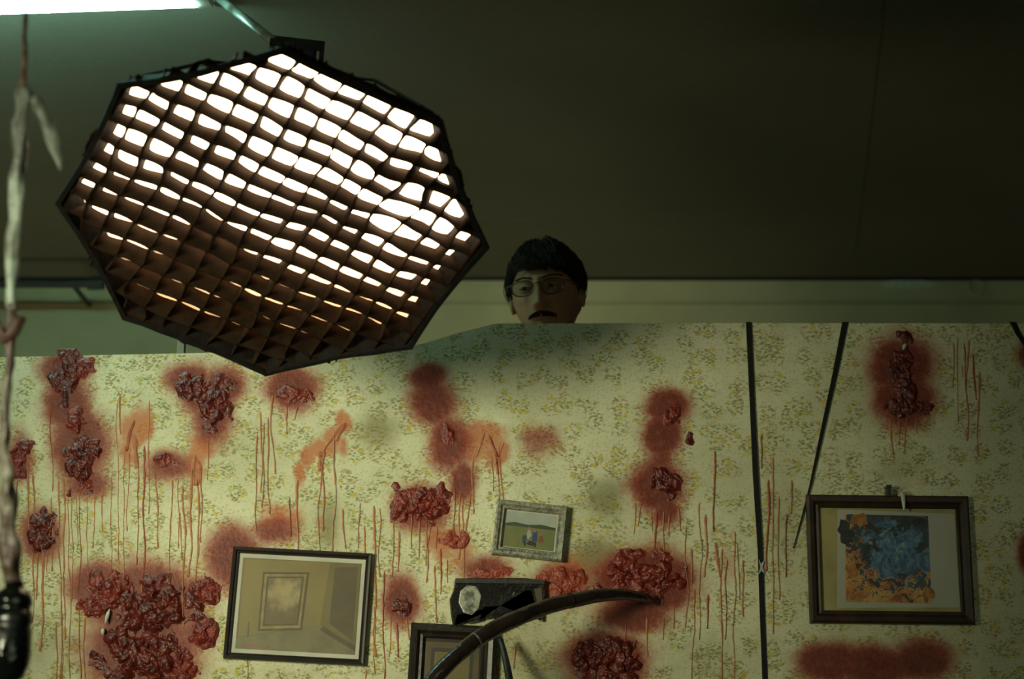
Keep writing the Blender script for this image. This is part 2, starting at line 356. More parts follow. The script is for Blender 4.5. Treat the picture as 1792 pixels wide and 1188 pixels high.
for di, (x, y0, y1, w, dr, wobb) in enumerate(drips):
    n = max(4, int((y1-y0)/6)); ph = random.uniform(0, 60); dkk = 1 if random.random() < .2 else 0
    base_i = len(V); f0 = len(Fc)
    for i in range(n+1):
        t = i/n; cy = y0 + (y1-y0)*t
        cx = x + dr*t + wobb*3.0*noise.noise(Vector((ph, cy*.014, 0))) + wobb*.6*noise.noise(Vector((ph, cy*.09, 5)))
        ww = w*(1.2 - .55*t + .7*noise.noise(Vector((ph, cy*.05, 9))))
        if t > .93: ww = w*1.35
        if i == n: ww = w*.7
        if i == 0: ww *= .3
        hw = max(.5, ww/2)
        for k, (ox, oy) in enumerate(((-hw, .0006), (-hw*.5, -.0005), (hw*.5, -.0005), (hw, .0006))):
            p = onY(cx+ox, cy, WY); V.append((p.x, WY + oy - .0017, p.z))
    for i in range(n):
        a = base_i+i*4; b = a+4
        Fc += [(a, b, b+1, a+1), (a+1, b+1, b+2, a+2), (a+2, b+2, b+3, a+3)]
    Fc.append((base_i+n*4, base_i+n*4+3, base_i+n*4+2, base_i+n*4+1))
    didx += [dkk]*(len(Fc)-f0)
dr = mk('paint_drip', V, Fc, [M['drip'], M['drip_dark']], origin=(0, WY, 2), parent=flat, smooth=True, idx=didx); dr['kind'] = 'stuff'; dr['label'] = 'thin runs of red and orange paint'

# clumps
def clump(px, py, w, h, H, seed, mat, label):
    N = 90; c = onY(px, py, WY); sw, sh = w/PPM, h/PPM
    V = []; hs = []
    for j in range(N+1):
        for i in range(N+1):
            u, v_ = i/N*2-1, j/N*2-1
            q = Vector((u*w/24, v_*h/24, seed*3.7))
            r = math.sqrt(u*u+v_*v_)
            env = 1-r + .6*noise.noise(q*.8)
            tb = noise.turbulence(q*1.4, 4, True)
            rag = noise.noise(q*1.6+Vector((5, 5, 0)))
            hh = min(.6, max(-.2, env))*(.25+.9*tb) - .11 + .24*rag
            if env < 0: hh = min(hh, -.02)
            hs.append(hh)
            dx = .005*noise.noise(q*2.0+Vector((9,0,0))); dz = .005*noise.noise(q*2.0+Vector((0,9,0)))
            hz = hh*1.3 if hh < 0 else (hh*1.3)*min(1, hh/.10)   # feathered edge
            V.append((c.x+u*sw+dx, WY-.0012-max(-.004/H, min(hz, 1.0))*H, c.z-v_*sh+dz))
    Fc = []
    for j in range(N):
        for i in range(N):
            a = j*(N+1)+i; qd = (a, a+1, a+N+2, a+N+1)
            if max(hs[k] for k in qd) > -.01: Fc.append((a, a+N+1, a+N+2, a+1))
    used = sorted({k for f_ in Fc for k in f_}); mp = {k: i for i, k in enumerate(used)}
    if not Fc: return
    ob = mk('paint_clump', [V[k] for k in used], [tuple(mp[k] for k in f_) for f_ in Fc], mat, origin=c, smooth=True)
    tag(ob, label, 'paint clump', group='wet red clumps on the wallpaper')
G, GD, GO = M['gore'], M['gore_dark'], M['gore_orange']
for a in [(112,662,24,44,.011,1,GD),(150,648,16,22,.009,2,G),(140,738,26,24,.012,3,G),(145,812,30,46,.015,4,GD),(152,850,16,18,.010,5,G),
  (338,680,30,24,.010,6,GD),(378,706,30,44,.012,7,GD),(510,688,32,14,.008,8,G),(788,762,12,18,.009,9,G),(738,884,44,34,.014,10,G),
  (790,944,24,16,.010,11,GO),(1166,848,20,28,.010,12,GD),(1580,655,20,64,.013,13,GD),(1595,712,40,18,.011,14,GD),(1172,725,14,20,.007,15,G),
  (76,925,22,40,.012,16,GD),(182,1042,44,38,.014,17,G),(276,1062,66,46,.019,18,GD),(238,1150,62,42,.019,19,GD),(352,1110,24,22,.013,20,G),
  (362,1032,24,24,.012,21,G),(292,805,20,10,.007,22,G),(1120,1005,64,34,.018,23,G),(1062,1152,54,36,.018,24,GD),(985,1024,36,28,.011,25,GO),
  (703,1058,14,18,.007,26,GD),(38,800,18,34,.011,27,G),(1205,764,6,14,.008,28,GD),(326,1166,22,26,.013,29,G),(860,1003,36,9,.007,30,GO)]:
    px, py, w, h, H, s, mt = a
    lab = {GD.name: 'dark red wet clump stuck on the wallpaper', G.name: 'lumpy bright red clump stuck on the wallpaper', GO.name: 'orange red lump stuck beside the picture frames'}[mt.name]
    clump(px, py, w*1.25, h*1.25, H*1.1, s, mt, lab)

# straps
def strap(pts, name, label, yoff=.0, th=.0015):
    V, Fc = [], []
    for (x, y, w) in pts:
        for sx_, yy in ((-1, 0), (1, 0), (1, th), (-1, th)):
            p = onY(x+sx_*w/2, y, WY); V.append((p.x, WY-yoff-th+yy-.0016, p.z))
    for i in range(len(pts)-1):
        a = i*4; b = a+4
        for k in range(4): Fc.append((a+k, a+(k+1)%4, b+(k+1)%4, b+k))
    Fc += [(3,2,1,0), tuple(len(V)-4+k for k in range(4))]
    return tag(mk(name, V, Fc, M['tape'], origin=V[0]), label, 'strap', group='black straps on the wallpaper')
strap([(1310,564,10),(1316,700,9),(1322,830,10),(1330,960,9),(1334,1080,9),(1340,1230,9)], 'black_strip', 'long straight black strip in place of a gap between the flats')  # black strip laid over the paper, standing for a gap between flats
strap([(1479,564,11),(1462,650,9),(1442,740,7),(1418,850,4),(1402,910,2.5),(1388,960,1.2)], 'black_strip', 'tapering slanted black strap above the brown picture frame')
strap([(1772,564,11),(1782,585,10),(1796,606,9),(1830,650,8)], 'black_strip', 'short slanted black strap on the wallpaper edge')
c = onY(1332, 993, WY); V = []
for dx, dy in ((-5,-14),(-1,-6),(5,-12),(2,0),(6,12),(0,6),(-6,14),(-2,0)):
    p = onY(1332+dx, 993+dy, WY); V.append((p.x, WY-.005+.001*dx/5, p.z))
V += [(a_, b_+.0012, c_) for a_, b_, c_ in V]; n = 8
f = [tuple(range(n)), tuple(range(2*n-1, n-1, -1))] + [(i, i+n, (i+1)%n+n, (i+1)%n) for i in range(n)]
tag(mk('paper_scrap', V, f, M['white'], origin=c), 'torn white paper scrap on the black strip', 'paper scrap')

# ---------------------------------------------------------------- picture frames
def smat(name, a, b=None, scale=30, rough=.5): 
    return simple(name, a, b, rough, scale)
def frame(corn, fw_px, depth, fmat, layers, name='picture_frame', label='', back=.003):
    Pw = [onY(x, y, WY) for x, y in corn]
    cen = sum(Pw, Vector())/4
    xax = ((Pw[1]-Pw[0])+(Pw[2]-Pw[3])).normalized(); roll = math.atan2(xax.z, xax.x)
    w = ((Pw[1]-Pw[0]).length+(Pw[2]-Pw[3]).length)/2; h = ((Pw[0]-Pw[3]).length+(Pw[1]-Pw[2]).length)/2
    e = empty(name, (cen.x, WY-back, cen.z), label, 'picture frame'); e.rotation_euler = (0, -roll, 0)
    def loc(ob): ob.parent = e; ob.matrix_parent_inverse = Matrix.Identity(4); ob.location = (0, 0, 0)
    W, Hh, t = w/2, h/2, fw_px/PPM
    prof = [(0, 0), (0, -depth*.75), (t*.18, -depth), (t*.5, -depth*.9), (t*.72, -depth*.62), (t*.9, -depth*.7), (t, -depth*.5), (t, 0)]
    V = []
    for (o_, y) in prof:
        for sx_, sz in ((-1, 1), (1, 1), (1, -1), (-1, -1)): V.append((sx_*(W-o_), y, sz*(Hh-o_)))
    Fc = []
    for i in range(len(prof)-1):
        for k in range(4): Fc.append((i*4+k, (i+1)*4+k, (i+1)*4+(k+1)%4, i*4+(k+1)%4))
    for k in range(4): Fc.append(((len(prof)-1)*4+k, k, (k+1)%4, (len(prof)-1)*4+(k+1)%4))
    loc(mk('moulding', V, Fc, fmat))
    iw, ih = W-t*.95, Hh-t*.95
    v, f = box((-iw, -depth*.25, -ih), (iw, -.0005, ih)); loc(mk('backing_board', v, f, layers[0]))
    V, Fc, idx, mats = [], [], [], []
    for li, (mt, poly) in enumerate(layers[1:]):
        if mt not in mats: mats.append(mt)
        b = len(V)
        for (x, y) in poly: V.append((-iw+2*iw*x, -depth*.25-.0006-.00012*li, ih-2*ih*y))
        Fc.append(tuple(range(b, len(V)))[::-1]); idx.append(mats.index(mt))
    if V: loc(mk('print', V, Fc, mats, idx=idx))
    return e
def rect(a, b, c_, d): return [(a, b), (c_, b), (c_, d), (a, d)]
def ell(cx, cy, rx, ry, n=20, wob=0, seed=0):
    return [(cx+rx*math.cos(t)*(1+wob*noise.noise(Vector((math.cos(t)*1.5, math.sin(t)*1.5, seed)))), cy+ry*math.sin(t)*(1+wob*noise.noise(Vector((math.cos(t)*1.5, math.sin(t)*1.5, seed))))) for t in [2*math.pi*i/n for i in range(n)]]
och = smat('print_ochre', (.19, .145, .035), (.15, .115, .027), 8); och2 = smat('print_olive', (.14, .108, .028), (.105, .08, .02), 8)
ochd = smat('print_brown', (.085, .060, .018), (.06, .042, .014), 12); dk = smat('print_dark', (.03, .025, .015))
grey = smat('print_grey', (.14, .12, .05), (.11, .092, .038)); redp = smat('print_red', (.3, .06, .03))
deep = smat('print_deep_olive', (.07, .048, .014), (.05, .035, .011))
gold = smat('print_gold', (.24, .17, .04), (.17, .12, .03), 60)
m = NT('print_pale_glow'); o = m.obj(); sx2 = m.n('ShaderNodeSeparateXYZ', {0: o})
gx = m.math('MULTIPLY', m.math('SUBTRACT', sx2.outputs[0], -.029), 20.0); gz = m.math('MULTIPLY', m.math('SUBTRACT', sx2.outputs[2], .026), 22.0)
gd = m.math('SQRT', m.math('ADD', m.math('MULTIPLY', gx, gx), m.math('MULTIPLY', gz, gz)))
gf = m.sm(m.math('ADD', gd, m.math('MULTIPLY', m.math('SUBTRACT', m.noise(o, 60, 3), .5), 1.6)), .1, 1.1, 1.0, 0.0)
m.set('Base Color', m.mix(gf, (.095, .07, .024, 1), (.30, .23, .10, 1))); m.set('Roughness', .5); pale = m.m
frame([(411,957),(650,970),(641,1166),(391,1153)], 11, .014, M['blackframe'],
 [M['white'], (och2, rect(.035,.045,.965,.955)), (och, [(.05,.06),(.72,.05),(.68,.68),(.05,.84)]),
  (grey, [(.035,.85),(.1,.84),(.68,.68),(.965,.9),(.965,.955),(.035,.955)]), (och2, [(.72,.045),(.965,.045),(.965,.9),(.70,.68)]), (ochd, [(.76,.1),(.94,.08),(.94,.82),(.75,.66)]), (deep, [(.70,.69),(.965,.87),(.965,.92),(.68,.73)]),
  (deep, [(.20,.18),(.56,.16),(.54,.74),(.20,.77)]), (gold, [(.215,.20),(.545,.18),(.525,.72),(.215,.75)]), (deep, [(.235,.225),(.525,.205),(.508,.695),(.235,.72)]), (pale, [(.25,.24),(.51,.22),(.495,.68),(.25,.70)]),
  (grey, ell(.12,.76,.008,.08)), (redp, [(.1,.9),(.3,.915),(.3,.925),(.1,.915)])],
 label='black framed print of a yellow room, tilted on wallpaper')
sky = smat('snap_sky', (.30, .34, .30), (.38, .41, .35), 20); fieldm = smat('snap_field', (.13, .16, .05), (.17, .165, .06), 60); tree = smat('snap_trees', (.05, .07, .04)); blu = smat('snap_blue', (.03, .07, .18)); skn = smat('snap_skin', (.35, .2, .12)); wh = smat('snap_white', (.45, .45, .40)); rd = smat('snap_red', (.30, .07, .04))
frame([(872,876),(993,889),(985,985),(859,971)], 15, .020, M['silver'],
 [M['white'], (sky, rect(.04,.04,.96,.42)), (tree, [(.04,.36),(.2,.31),(.45,.35),(.7,.31),(.96,.36),(.96,.44),(.04,.44)]), (fieldm, rect(.04,.42,.96,.96)),
  (wh, ell(.49,.58,.04,.11,18,.5,2)), (skn, ell(.49,.44,.025,.045)), (blu, ell(.60,.66,.05,.15,18,.5,3)), (skn, ell(.60,.48,.025,.045)), (blu, ell(.41,.72,.04,.11,18,.5,5)), (skn, ell(.41,.59,.023,.04)), (dk, ell(.54,.82,.08,.05,18,.5,6)), (skn, ell(.71,.58,.023,.04)), (rd, ell(.71,.70,.035,.10,18,.5,7)), (dk, rect(.42,.8,.44,.9)), (dk, rect(.60,.8,.63,.9))],
 label='small silver framed family snapshot in a field')
m = NT('print_abstract'); o = m.obj()
wn = m.n('ShaderNodeTexNoise', {'Vector': o, 'Scale': 22.0, 'Detail': 3}).outputs['Color']
ow = m.n('ShaderNodeVectorMath', {0: o, 1: m.n('ShaderNodeVectorMath', {0: wn, 'Scale': .06}, operation='SCALE').outputs[0]}, operation='ADD').outputs[0]
n1 = m.noise(ow, 30, 5, .65); n2 = m.noise(ow, 75, 5, .65)
sxx = m.n('ShaderNodeSeparateXYZ', {0: o})
def dist(cx, cz):
    a_ = m.math('SUBTRACT', sxx.outputs[0], cx); b_ = m.math('SUBTRACT', sxx.outputs[2], cz)
    return m.math('SQRT', m.math('ADD', m.math('MULTIPLY', a_, a_), m.math('MULTIPLY', b_, b_)))
col = m.mix(m.sm(n1, .40, .52), (.010, .012, .014, 1), (.025, .04, .05, 1))
blue = m.math('SUBTRACT', m.math('ADD', .058, m.math('MULTIPLY', m.math('SUBTRACT', n1, .5), .26)), dist(.012, .015))
bcol = m.mix(m.sm(n2, .40, .55), (.022, .065, .15, 1), (.08, .17, .26, 1)); bcol = m.mix(m.sm(n2, .56, .68), bcol, (.30, .34, .28, 1))
col = m.mix(m.sm(blue, -.004, .010), col, bcol)
corn = m.math('SUBTRACT', dist(.015, .04), m.math('MULTIPLY', m.math('SUBTRACT', n2, .5), -.26))
ocol = m.mix(m.sm(n1, .42, .6), (.40, .14, .025, 1), (.44, .27, .06, 1)); ocol = m.mix(m.sm(n2, .55, .65), ocol, (.22, .04, .02, 1))
col = m.mix(m.math('MULTIPLY', m.sm(corn, .086, .100), m.sm(n1, .36, .44)), col, ocol)
m.set('Base Color', col); m.set('Roughness', .4); absm = m.m
bo = smat('print_orange_blotch', (.40, .17, .035), (.22, .08, .02), 90); bk = smat('print_dark_blotch', (.012, .015, .02), (.03, .035, .04), 60)
wp_paper = smat('print_paper', (.40, .40, .33), (.35, .35, .28), 5)
frame([(1414,868),(1698,871),(1696,1094),(1411,1091)], 22, .018, M['lampwood'],
 [M['creampaper'], (wp_paper, [(.14,.02),(.985,.05),(.99,.95),(.11,.97)]), (absm, [(.195,.065),(.795,.075),(.79,.915),(.175,.91)]),
  (bk, ell(.19,.22,.05,.1,24,.8,2)), (bo, ell(.29,.13,.07,.05,20,.9,3)), (bo, ell(.25,.86,.05,.05,20,.9,4)), (bo, ell(.23,.62,.04,.07,20,.9,14)), (bo, ell(.76,.82,.035,.07,24,.9,9)), (bk, ell(.73,.14,.05,.05,20,.9,16))],
 label='brown wooden framed colourful abstract print hanging from a nail')
frame([(721,1090),(868,1099),(860,1290),(708,1284)], 24, .022, M['darkwood'],
 [M['blackframe'], (ochd, rect(.04,.05,.96,.97)), (dk, rect(.14,.12,.86,.9)), (och2, rect(.2,.17,.8,.6))], label='dark wooden picture frame partly behind the curved tube')
m = NT('scuffed_black'); o = m.obj(); sm_ = m.sm(m.noise(o, 45, 5, .65), .64, .70)
m.set('Base Color', m.mix(sm_, (.007, .006, .006, 1), (.20, .20, .16, 1))); m.set('Roughness', .22); m.bump(m.noise(o, 40, 4), .4, .006); scuff = m.m
m = NT('smeared_photo'); o = m.obj(); m.set('Base Color', m.mix(m.sm(m.noise(o, 40, 5, .6), .42, .60), (.36, .37, .30, 1), (.09, .085, .065, 1))); m.set('Roughness', .35); smp = m.m
c = onY(870, 1048, WY)
bfr = empty('picture_frame', (c.x, WY-.003, c.z), 'small battered glossy black frame with drooping paint', 'picture frame')
def slab(outline, y0, y1, inset=0.0):
    Vs = []
    for (x, y) in outline:
        p = onY(x, y, WY); Vs.append((p.x, WY-y1, p.z))
    cx = sum(p[0] for p in Vs)/len(Vs); cz = sum(p[2] for p in Vs)/len(Vs)
    front = [(cx+(p[0]-cx)*(1-inset), p[1], cz+(p[2]-cz)*(1-inset)) for p in Vs]; mid_ = [(p[0], p[1]+(y1-y0)*.35, p[2]) for p in Vs]; back_ = [(p[0], WY-y0, p[2]) for p in Vs]
    V = front+mid_+back_+[(cx, front[0][1], cz)]; n = len(Vs); Fc = []
    for i in range(n):
        j = (i+1) % n
        Fc += [(i, j, 3*n), (i, i+n, j+n, j), (i+n, i+2*n, j+2*n, j+n)]
    Fc.append(tuple(range(2*n, 3*n))[::-1]); return V, Fc
out = [(797,1014),(830,1012),(870,1013),(915,1012),(954,1017),(955,1040),(953,1062),(950,1064),(948,1088),(944,1064),(938,1056),(931,1034),(921,1034),(917,1062),(911,1090),(900,1083),(892,1100),(880,1086),(872,1096),(862,1080),(850,1084),(846,1064),(838,1088),(820,1092),(806,1080),(798,1078),(793,1098),(789,1074),(787,1050),(794,1034)]
v, f = slab(out, .003, .017, .03); o1 = mk('frame_body', v, f, scuff, origin=c, parent=bfr)
v, f = slab([(806,1036),(818,1026),(834,1028),(842,1044),(838,1066),(826,1078),(812,1074),(803,1056)], .0172, .0186, .1); mk('smeared_photo', v, f, smp, origin=c, parent=bfr)
v, f = slab([(798,1014),(954,1017),(953,1024),(797,1022)], .016, .021, .01); mk('top_rail', v, f, M['black'], origin=c, parent=bfr)
v, f = slab([(934,1032),(948,1030),(949,1054),(940,1055)], .0172, .018, .05); mk('print', v, f, ochd, origin=c, parent=bfr)
c = onY(1552, 861, WY)
v, f = box((c.x-.0035, WY-.022, c.z-.012), (c.x+.0035, WY+.004, c.z+.010)); v2, f2 = box((c.x-.005, WY-.025, c.z+.004), (c.x+.005, WY-.021, c.z+.010))
vv, ff = joinvf([(v, f), (v2, f2)]); tag(mk('nail', vv, ff, M['black'], origin=c), 'black picture nail above the brown frame', 'nail')
pts = spline([(onY(1572, 868, WY-.014), .003), (onY(1579, 865, WY-.024), .0045), (onY(1581, 876, WY-.026), .004), (onY(1582, 888, WY-.026), .0025), (onY(1582, 893, WY-.026), .001)], 5)
v, f = tube(pts, 10); tag(mk('wax_drip', v, f, M['smear'], origin=pts[0][0], smooth=True), 'pale waxy drip over the brown frame edge', 'wax drip')
for (px, py, l, an, lab) in [(188, 1078, 26, 80, 'pale pointed shard stuck in the red clump'), (180, 1105, 12, 95, 'pale pointed shard stuck in the red clump'), (1583, 606, 14, 60, 'small pale shard above the dark red clump')]:
    a_ = onY(px, py, WY-(.010 if px < 1000 else .006)); dd = Vector((math.cos(math.radians(an)), .25, math.sin(math.radians(an))))*l/PPM
    v, f = tube([(a_-dd*.5, .0015), (a_-dd*.1, .004), (a_+dd*.2, .0035), (a_+dd*.5, .0008)], 8)
    tag(mk('pale_shard', v, f, M['smear'], origin=a_, smooth=True), lab, 'shard', group='pale shards in red clumps')

# ---------------------------------------------------------------- curved tube
tb = [((735,1260), 3.20, .016), ((752,1200), 3.20, .0155), ((790,1156), 3.21, .0145), ((840,1116), 3.24, .0145), ((900,1084), 3.28, .015), ((970,1058), 3.33, .0145), ((1040,1043), 3.38, .013), ((1090,1040), 3.42, .0105), ((1128,1046), 3.46, .009), ((1140,1052), 3.48, .006)]
pts = spline([(onY(p[0], p[1], y), r) for p, y, r in tb], 8)
pts.insert(0, (onY(700,1420,3.22), .017))
arm = empty('curved_tube', pts[0][0], 'dark curved tube arching from the red clump over the frames', 'tube')
v, f = tube(pts, 20, wob=.12); mk('tube_body', v, f, M['tube'], origin=pts[0][0], smooth=True, parent=arm)
for (i, mt) in ((24, M['steel']), (44, M['tape'])):
    p, r = pts[i]; q = pts[i+1][0]; d = (q-p).normalized()
    v, f = tube([(p-d*.002, r*1.02), (p-d*.0015, r*1.06), (p+d*.0015, r*1.06), (p+d*.002, r*1.02)], 20); mk('tube_band', v, f, mt, origin=p, parent=arm)
a_ = onY(876,1118,3.45); b_ = onY(893,1200,3.40); c_ = onY(915,1400,3.36)
v, f = tube(spline([(a_, .005), (b_, .0075), (c_, .008)], 6), 12)
tag(mk('dark_rod', v, f, M['black'], origin=c_, smooth=True), 'thin dark rod leaning beside the dark wooden frame', 'rod')

# ---------------------------------------------------------------- softbox
DS = 2.9
cs = atD(480, 395, DS); w_ = (cs-C).normalized()
r2 = (R_-w_*R_.dot(w_)).normalized(); u2 = r2.cross(w_).normalized()
if u2.dot(U_) < 0: u2 = -u2
th = math.radians(9.3); Maj = r2*math.cos(th)-u2*math.sin(th); Mi = r2*math.sin(th)+u2*math.cos(th)
TL = math.radians(41.5)
nrm = -w_*math.cos(TL)-Mi*math.sin(TL); Bm = Mi*math.cos(TL)-w_*math.sin(TL)
be = math.radians(4.3); ax = Maj*math.cos(be)+Bm*math.sin(be); bx = -Maj*math.sin(be)+Bm*math.cos(be)
RS = 381.6/F*(cs-C).length*.985
def S(a, b, d): return cs + ax*a + bx*b - nrm*d
soft = empty('softbox_light', S(0, 0, .42), 'black octagonal softbox with fabric grid, glowing warm white', 'softbox light')
def octsub(r, d, n=8, bow=.02):
    out = []
    for k in range(8):
        a = Vector((math.cos(k*math.pi/4), math.sin(k*math.pi/4))); b = Vector((math.cos((k+1)*math.pi/4), math.sin((k+1)*math.pi/4)))
        for j in range(n):
            t = j/n; p = a.lerp(b, t)*r*(1-bow*4*t*(1-t)); out.append(S(p.x, p.y, d + .004*noise.noise(Vector((p.x*20, p.y*20, 0)))))
    return out
RIM = .012
rings = [octsub(RS-RIM, .004), octsub(RS-RIM+.002, -.002), octsub(RS-.001, -.002), octsub(RS, .003), octsub(RS-.009, .018, bow=.025), octsub(RS-.030, .052, bow=.03), octsub(RS*.76, .125, bow=.04), octsub(RS*.5, .235, bow=.05), octsub(RS*.28, .32, bow=.03), octsub(RS*.24, .33, bow=.0)]
V, Fc = [], []; n = 64
for rg in rings: V += rg
for i in range(len(rings)-1):
    for k in range(n): Fc.append((i*n+k, i*n+(k+1)%n, (i+1)*n+(k+1)%n, (i+1)*n+k))
inn = [octsub(RS-RIM, .004), octsub(RS-.030, .042, bow=.035)]; b = len(V)
for rg in inn: V += rg
for k in range(n): Fc.append((b+k, b+n+k, b+n+(k+1)%n, b+(k+1)%n))
mk('fabric_cover', V, Fc, M['black_fabric'], origin=S(0,0,0), parent=soft)
dif = octsub(RS-.028, .037, bow=.035); V = dif + [S(0,0,.037)]
m = NT('glowing_diffuser'); o = m.obj()
db = m.n('ShaderNodeVectorMath', {0: o, 1: tuple(bx)}, operation='DOT_PRODUCT').outputs['Value']
est = m.sm(db, -.95*RS, .35*RS, .5, 8.5)
m.set('Base Color', (.8, .7, .5, 1)); m.set('Emission Color', m.mix(m.sm(db, -.9*RS, .1*RS), (1.0, .52, .20, 1), (1.0, .74, .46, 1))); m.set('Emission Strength', est)
mk('diffuser', V, [(k, 64, (k+1)%64) for k in range(64)], m.m, origin=S(0,0,0), parent=soft)
GD_ = .031; PITCHG = .1165*RS
apo = (RS-RIM)*math.cos(math.pi/8)
def clip(o, d):
    lo, hi = -9, 9
    for k in range(8):
        an = math.pi/8+k*math.pi/4; nx, ny = math.cos(an), math.sin(an)
        den = d[0]*nx+d[1]*ny; num = apo - (o[0]*nx+o[1]*ny)
        if abs(den) < 1e-6:
            if num < 0: return None
            continue
        t = num/den
        if den > 0: hi = min(hi, t)
        else: lo = max(lo, t)
    return (lo, hi) if hi > lo+.01 else None
def wave(x, y, layer):
    q = Vector((x*9, y*9, layer*2.0)); q2 = Vector((x*20, y*20, layer*3.0+3))
    right = math.exp(-(((x-RS*.62)**2+(y-RS*.25)**2)/(RS*.26)**2))
    A = .008 + .010*right; Bq = .006+.008*right
    dx = A*noise.noise(q)+Bq*noise.noise(q2); dy = A*noise.noise(q+Vector((31, 0, 0)))+Bq*noise.noise(q2+Vector((17,0,0)))
    e = 1-min(1, max(0, (max(abs(x), abs(y), abs(x+y)*.7071, abs(x-y)*.7071)/apo-.9)/.1)); e = max(0, e)
    return dx*e, dy*e, e
V, Fc = [], []
for fam in (-22.5, 67.5):
    an = math.radians(fam); d = (math.cos(an), math.sin(an)); nn = (-d[1], d[0])
    for i in range(-9, 10):
        off = (i+.5)*PITCHG
        o_ = (nn[0]*off, nn[1]*off); cl = clip(o_, d)
        if not cl: continue
        ns_ = max(4, int((cl[1]-cl[0])/(PITCHG/7))); b = len(V)
        for j in range(ns_+1):
            t = cl[0]+(cl[1]-cl[0])*j/ns_; x, y = o_[0]+d[0]*t, o_[1]+d[1]*t
            frac = (t/PITCHG-.5) % 1.0; g_ = math.exp(-(min(frac, 1-frac)/.15)**2); T = .0009+.0018*g_
            for (dep, lay, side) in ((.002, 0, -1), (.002+GD_*.5, .5, -1), (.002+GD_, 1, -1), (.002+GD_, 1, 1), (.002+GD_*.5, .5, 1), (.002, 0, 1)):
                wx, wy, e = wave(x, y, lay*.25)
                sag = (1-lay)*max(0, min(1, e+.3))*(.0000 + .0145*(y/RS))
                rr_ = x/RS
                lean = (1-lay)*(-.009+.008*rr_)*e
                V.append(S(x+wx+nn[0]*T*side+lean, y+wy+nn[1]*T*side+sag+(1-lay)*.004*max(0, rr_)*e, dep))
        for j in range(ns_):
            for k in range(6): Fc.append((b+j*6+k, b+j*6+(k+1)%6, b+(j+1)*6+(k+1)%6, b+(j+1)*6+k))
        Fc.append(tuple(b+k for k in range(6))); Fc.append(tuple(b+ns_*6+k for k in range(6))[::-1])
mk('fabric_grid', V, Fc, M['grid'], origin=S(0,0,0), parent=soft, smooth=True)
def disc_tube(r, d0, d1, seg=32):
    return tube([(S(0,0,d0), r), (S(0,0,d1), r)], seg)
v, f = disc_tube(.086, .325, .35); mk('speed_ring', v, f, M['black'], origin=S(0,0,.33), parent=soft, smooth=False)
for k in range(8):
    a = k*math.pi/4; v, f = tube([(S(math.cos(a)*.083, math.sin(a)*.083, .338), .003), (S(math.cos(a)*RS*.55, math.sin(a)*RS*.55, .235), .003), (S(math.cos(a)*RS*.93, math.sin(a)*RS*.93, .042), .003)], 6)
    mk('rod', v, f, M['black'], origin=S(0,0,.33), parent=soft)
def sbox(a0, a1, b0, b1, d0, d1):
    v = [S(x, y, z) for z in (d0, d1) for y in (b0, b1) for x in (a0, a1)]
    return v, [(0,1,3,2),(4,6,7,5),(0,4,5,1),(1,5,7,3),(3,7,6,2),(2,6,4,0)]
v, f = sbox(-.035, .03, -.04, .060, .35, .43); lh = mk('lamp_head', v, f, M['plastic'], origin=S(0,0,.38), parent=soft)
bm_ = lh.modifiers.new('bevel', 'BEVEL'); bm_.width = .008; bm_.segments = 3
yk = [sbox(-.050, -.042, -.02, .085, .375, .395), sbox(.036, .044, -.02, .085, .375, .395), sbox(-.050, .044, .08, .088, .375, .395)]
vv, ff = joinvf(yk); mk('yoke', vv, ff, M['black'], origin=S(0,0,.38), parent=soft)
s1 = onZ(384, -2, CEIL)
mid = S(-.045, .083, .385)
vv, ff = tube([(mid, .009), (s1, .009)], 14); mk('suspension_pole', vv, ff, M['alu'], origin=s1, parent=soft, smooth=True)
vv, ff = tube([(s1+Vector((0,0,-.012)), .014), (s1, .014)], 20); mk('ceiling_mount', vv, ff, M['black'], origin=s1, parent=soft)

# ---------------------------------------------------------------- fluorescent fixture
fz = CEIL-.10
fa = onZ(-420, 16, fz); fb = onZ(368, -12, fz)
dx_ = (fb-fa).normalized(); fa = fb-dx_*1.3; pn = dx_.cross(Vector((0,0,1))).normalized()
flu = empty('fluorescent_light', ((fa+fb)/2+Vector((0,0,.10))), 'long glowing cool white fluorescent batten on the ceiling', 'fluorescent light')
def obox(a, b, hw, z0, z1):
    v = [p+pn*s*hw+Vector((0,0,z)) for z in (z0, z1) for (p, s) in ((a,-1),(b,-1),(b,1),(a,1))]
    return v, [(0,3,2,1),(4,5,6,7),(0,1,5,4),(1,2,6,5),(2,3,7,6),(3,0,4,7)]
v, f = obox(fa, fb, .012, .075, .10); mk('housing', v, f, M['white'], origin=fb, parent=flu)
for q0, q1 in ((fa, fa+dx_*.03), (fb-dx_*.03, fb)):
    v, f = obox(q0, q1, .024, -.022, .076); mk('end_cap', v, f, M['white'], origin=q0, parent=flu)
v, f = tube([(fa+dx_*.03, .028), (fb-dx_*.03, .028)], 20)
mk('glowing_cover', v, f, emis('glowing_cover', (.46, 1.0, .84), 40), origin=fb, parent=flu, smooth=False)

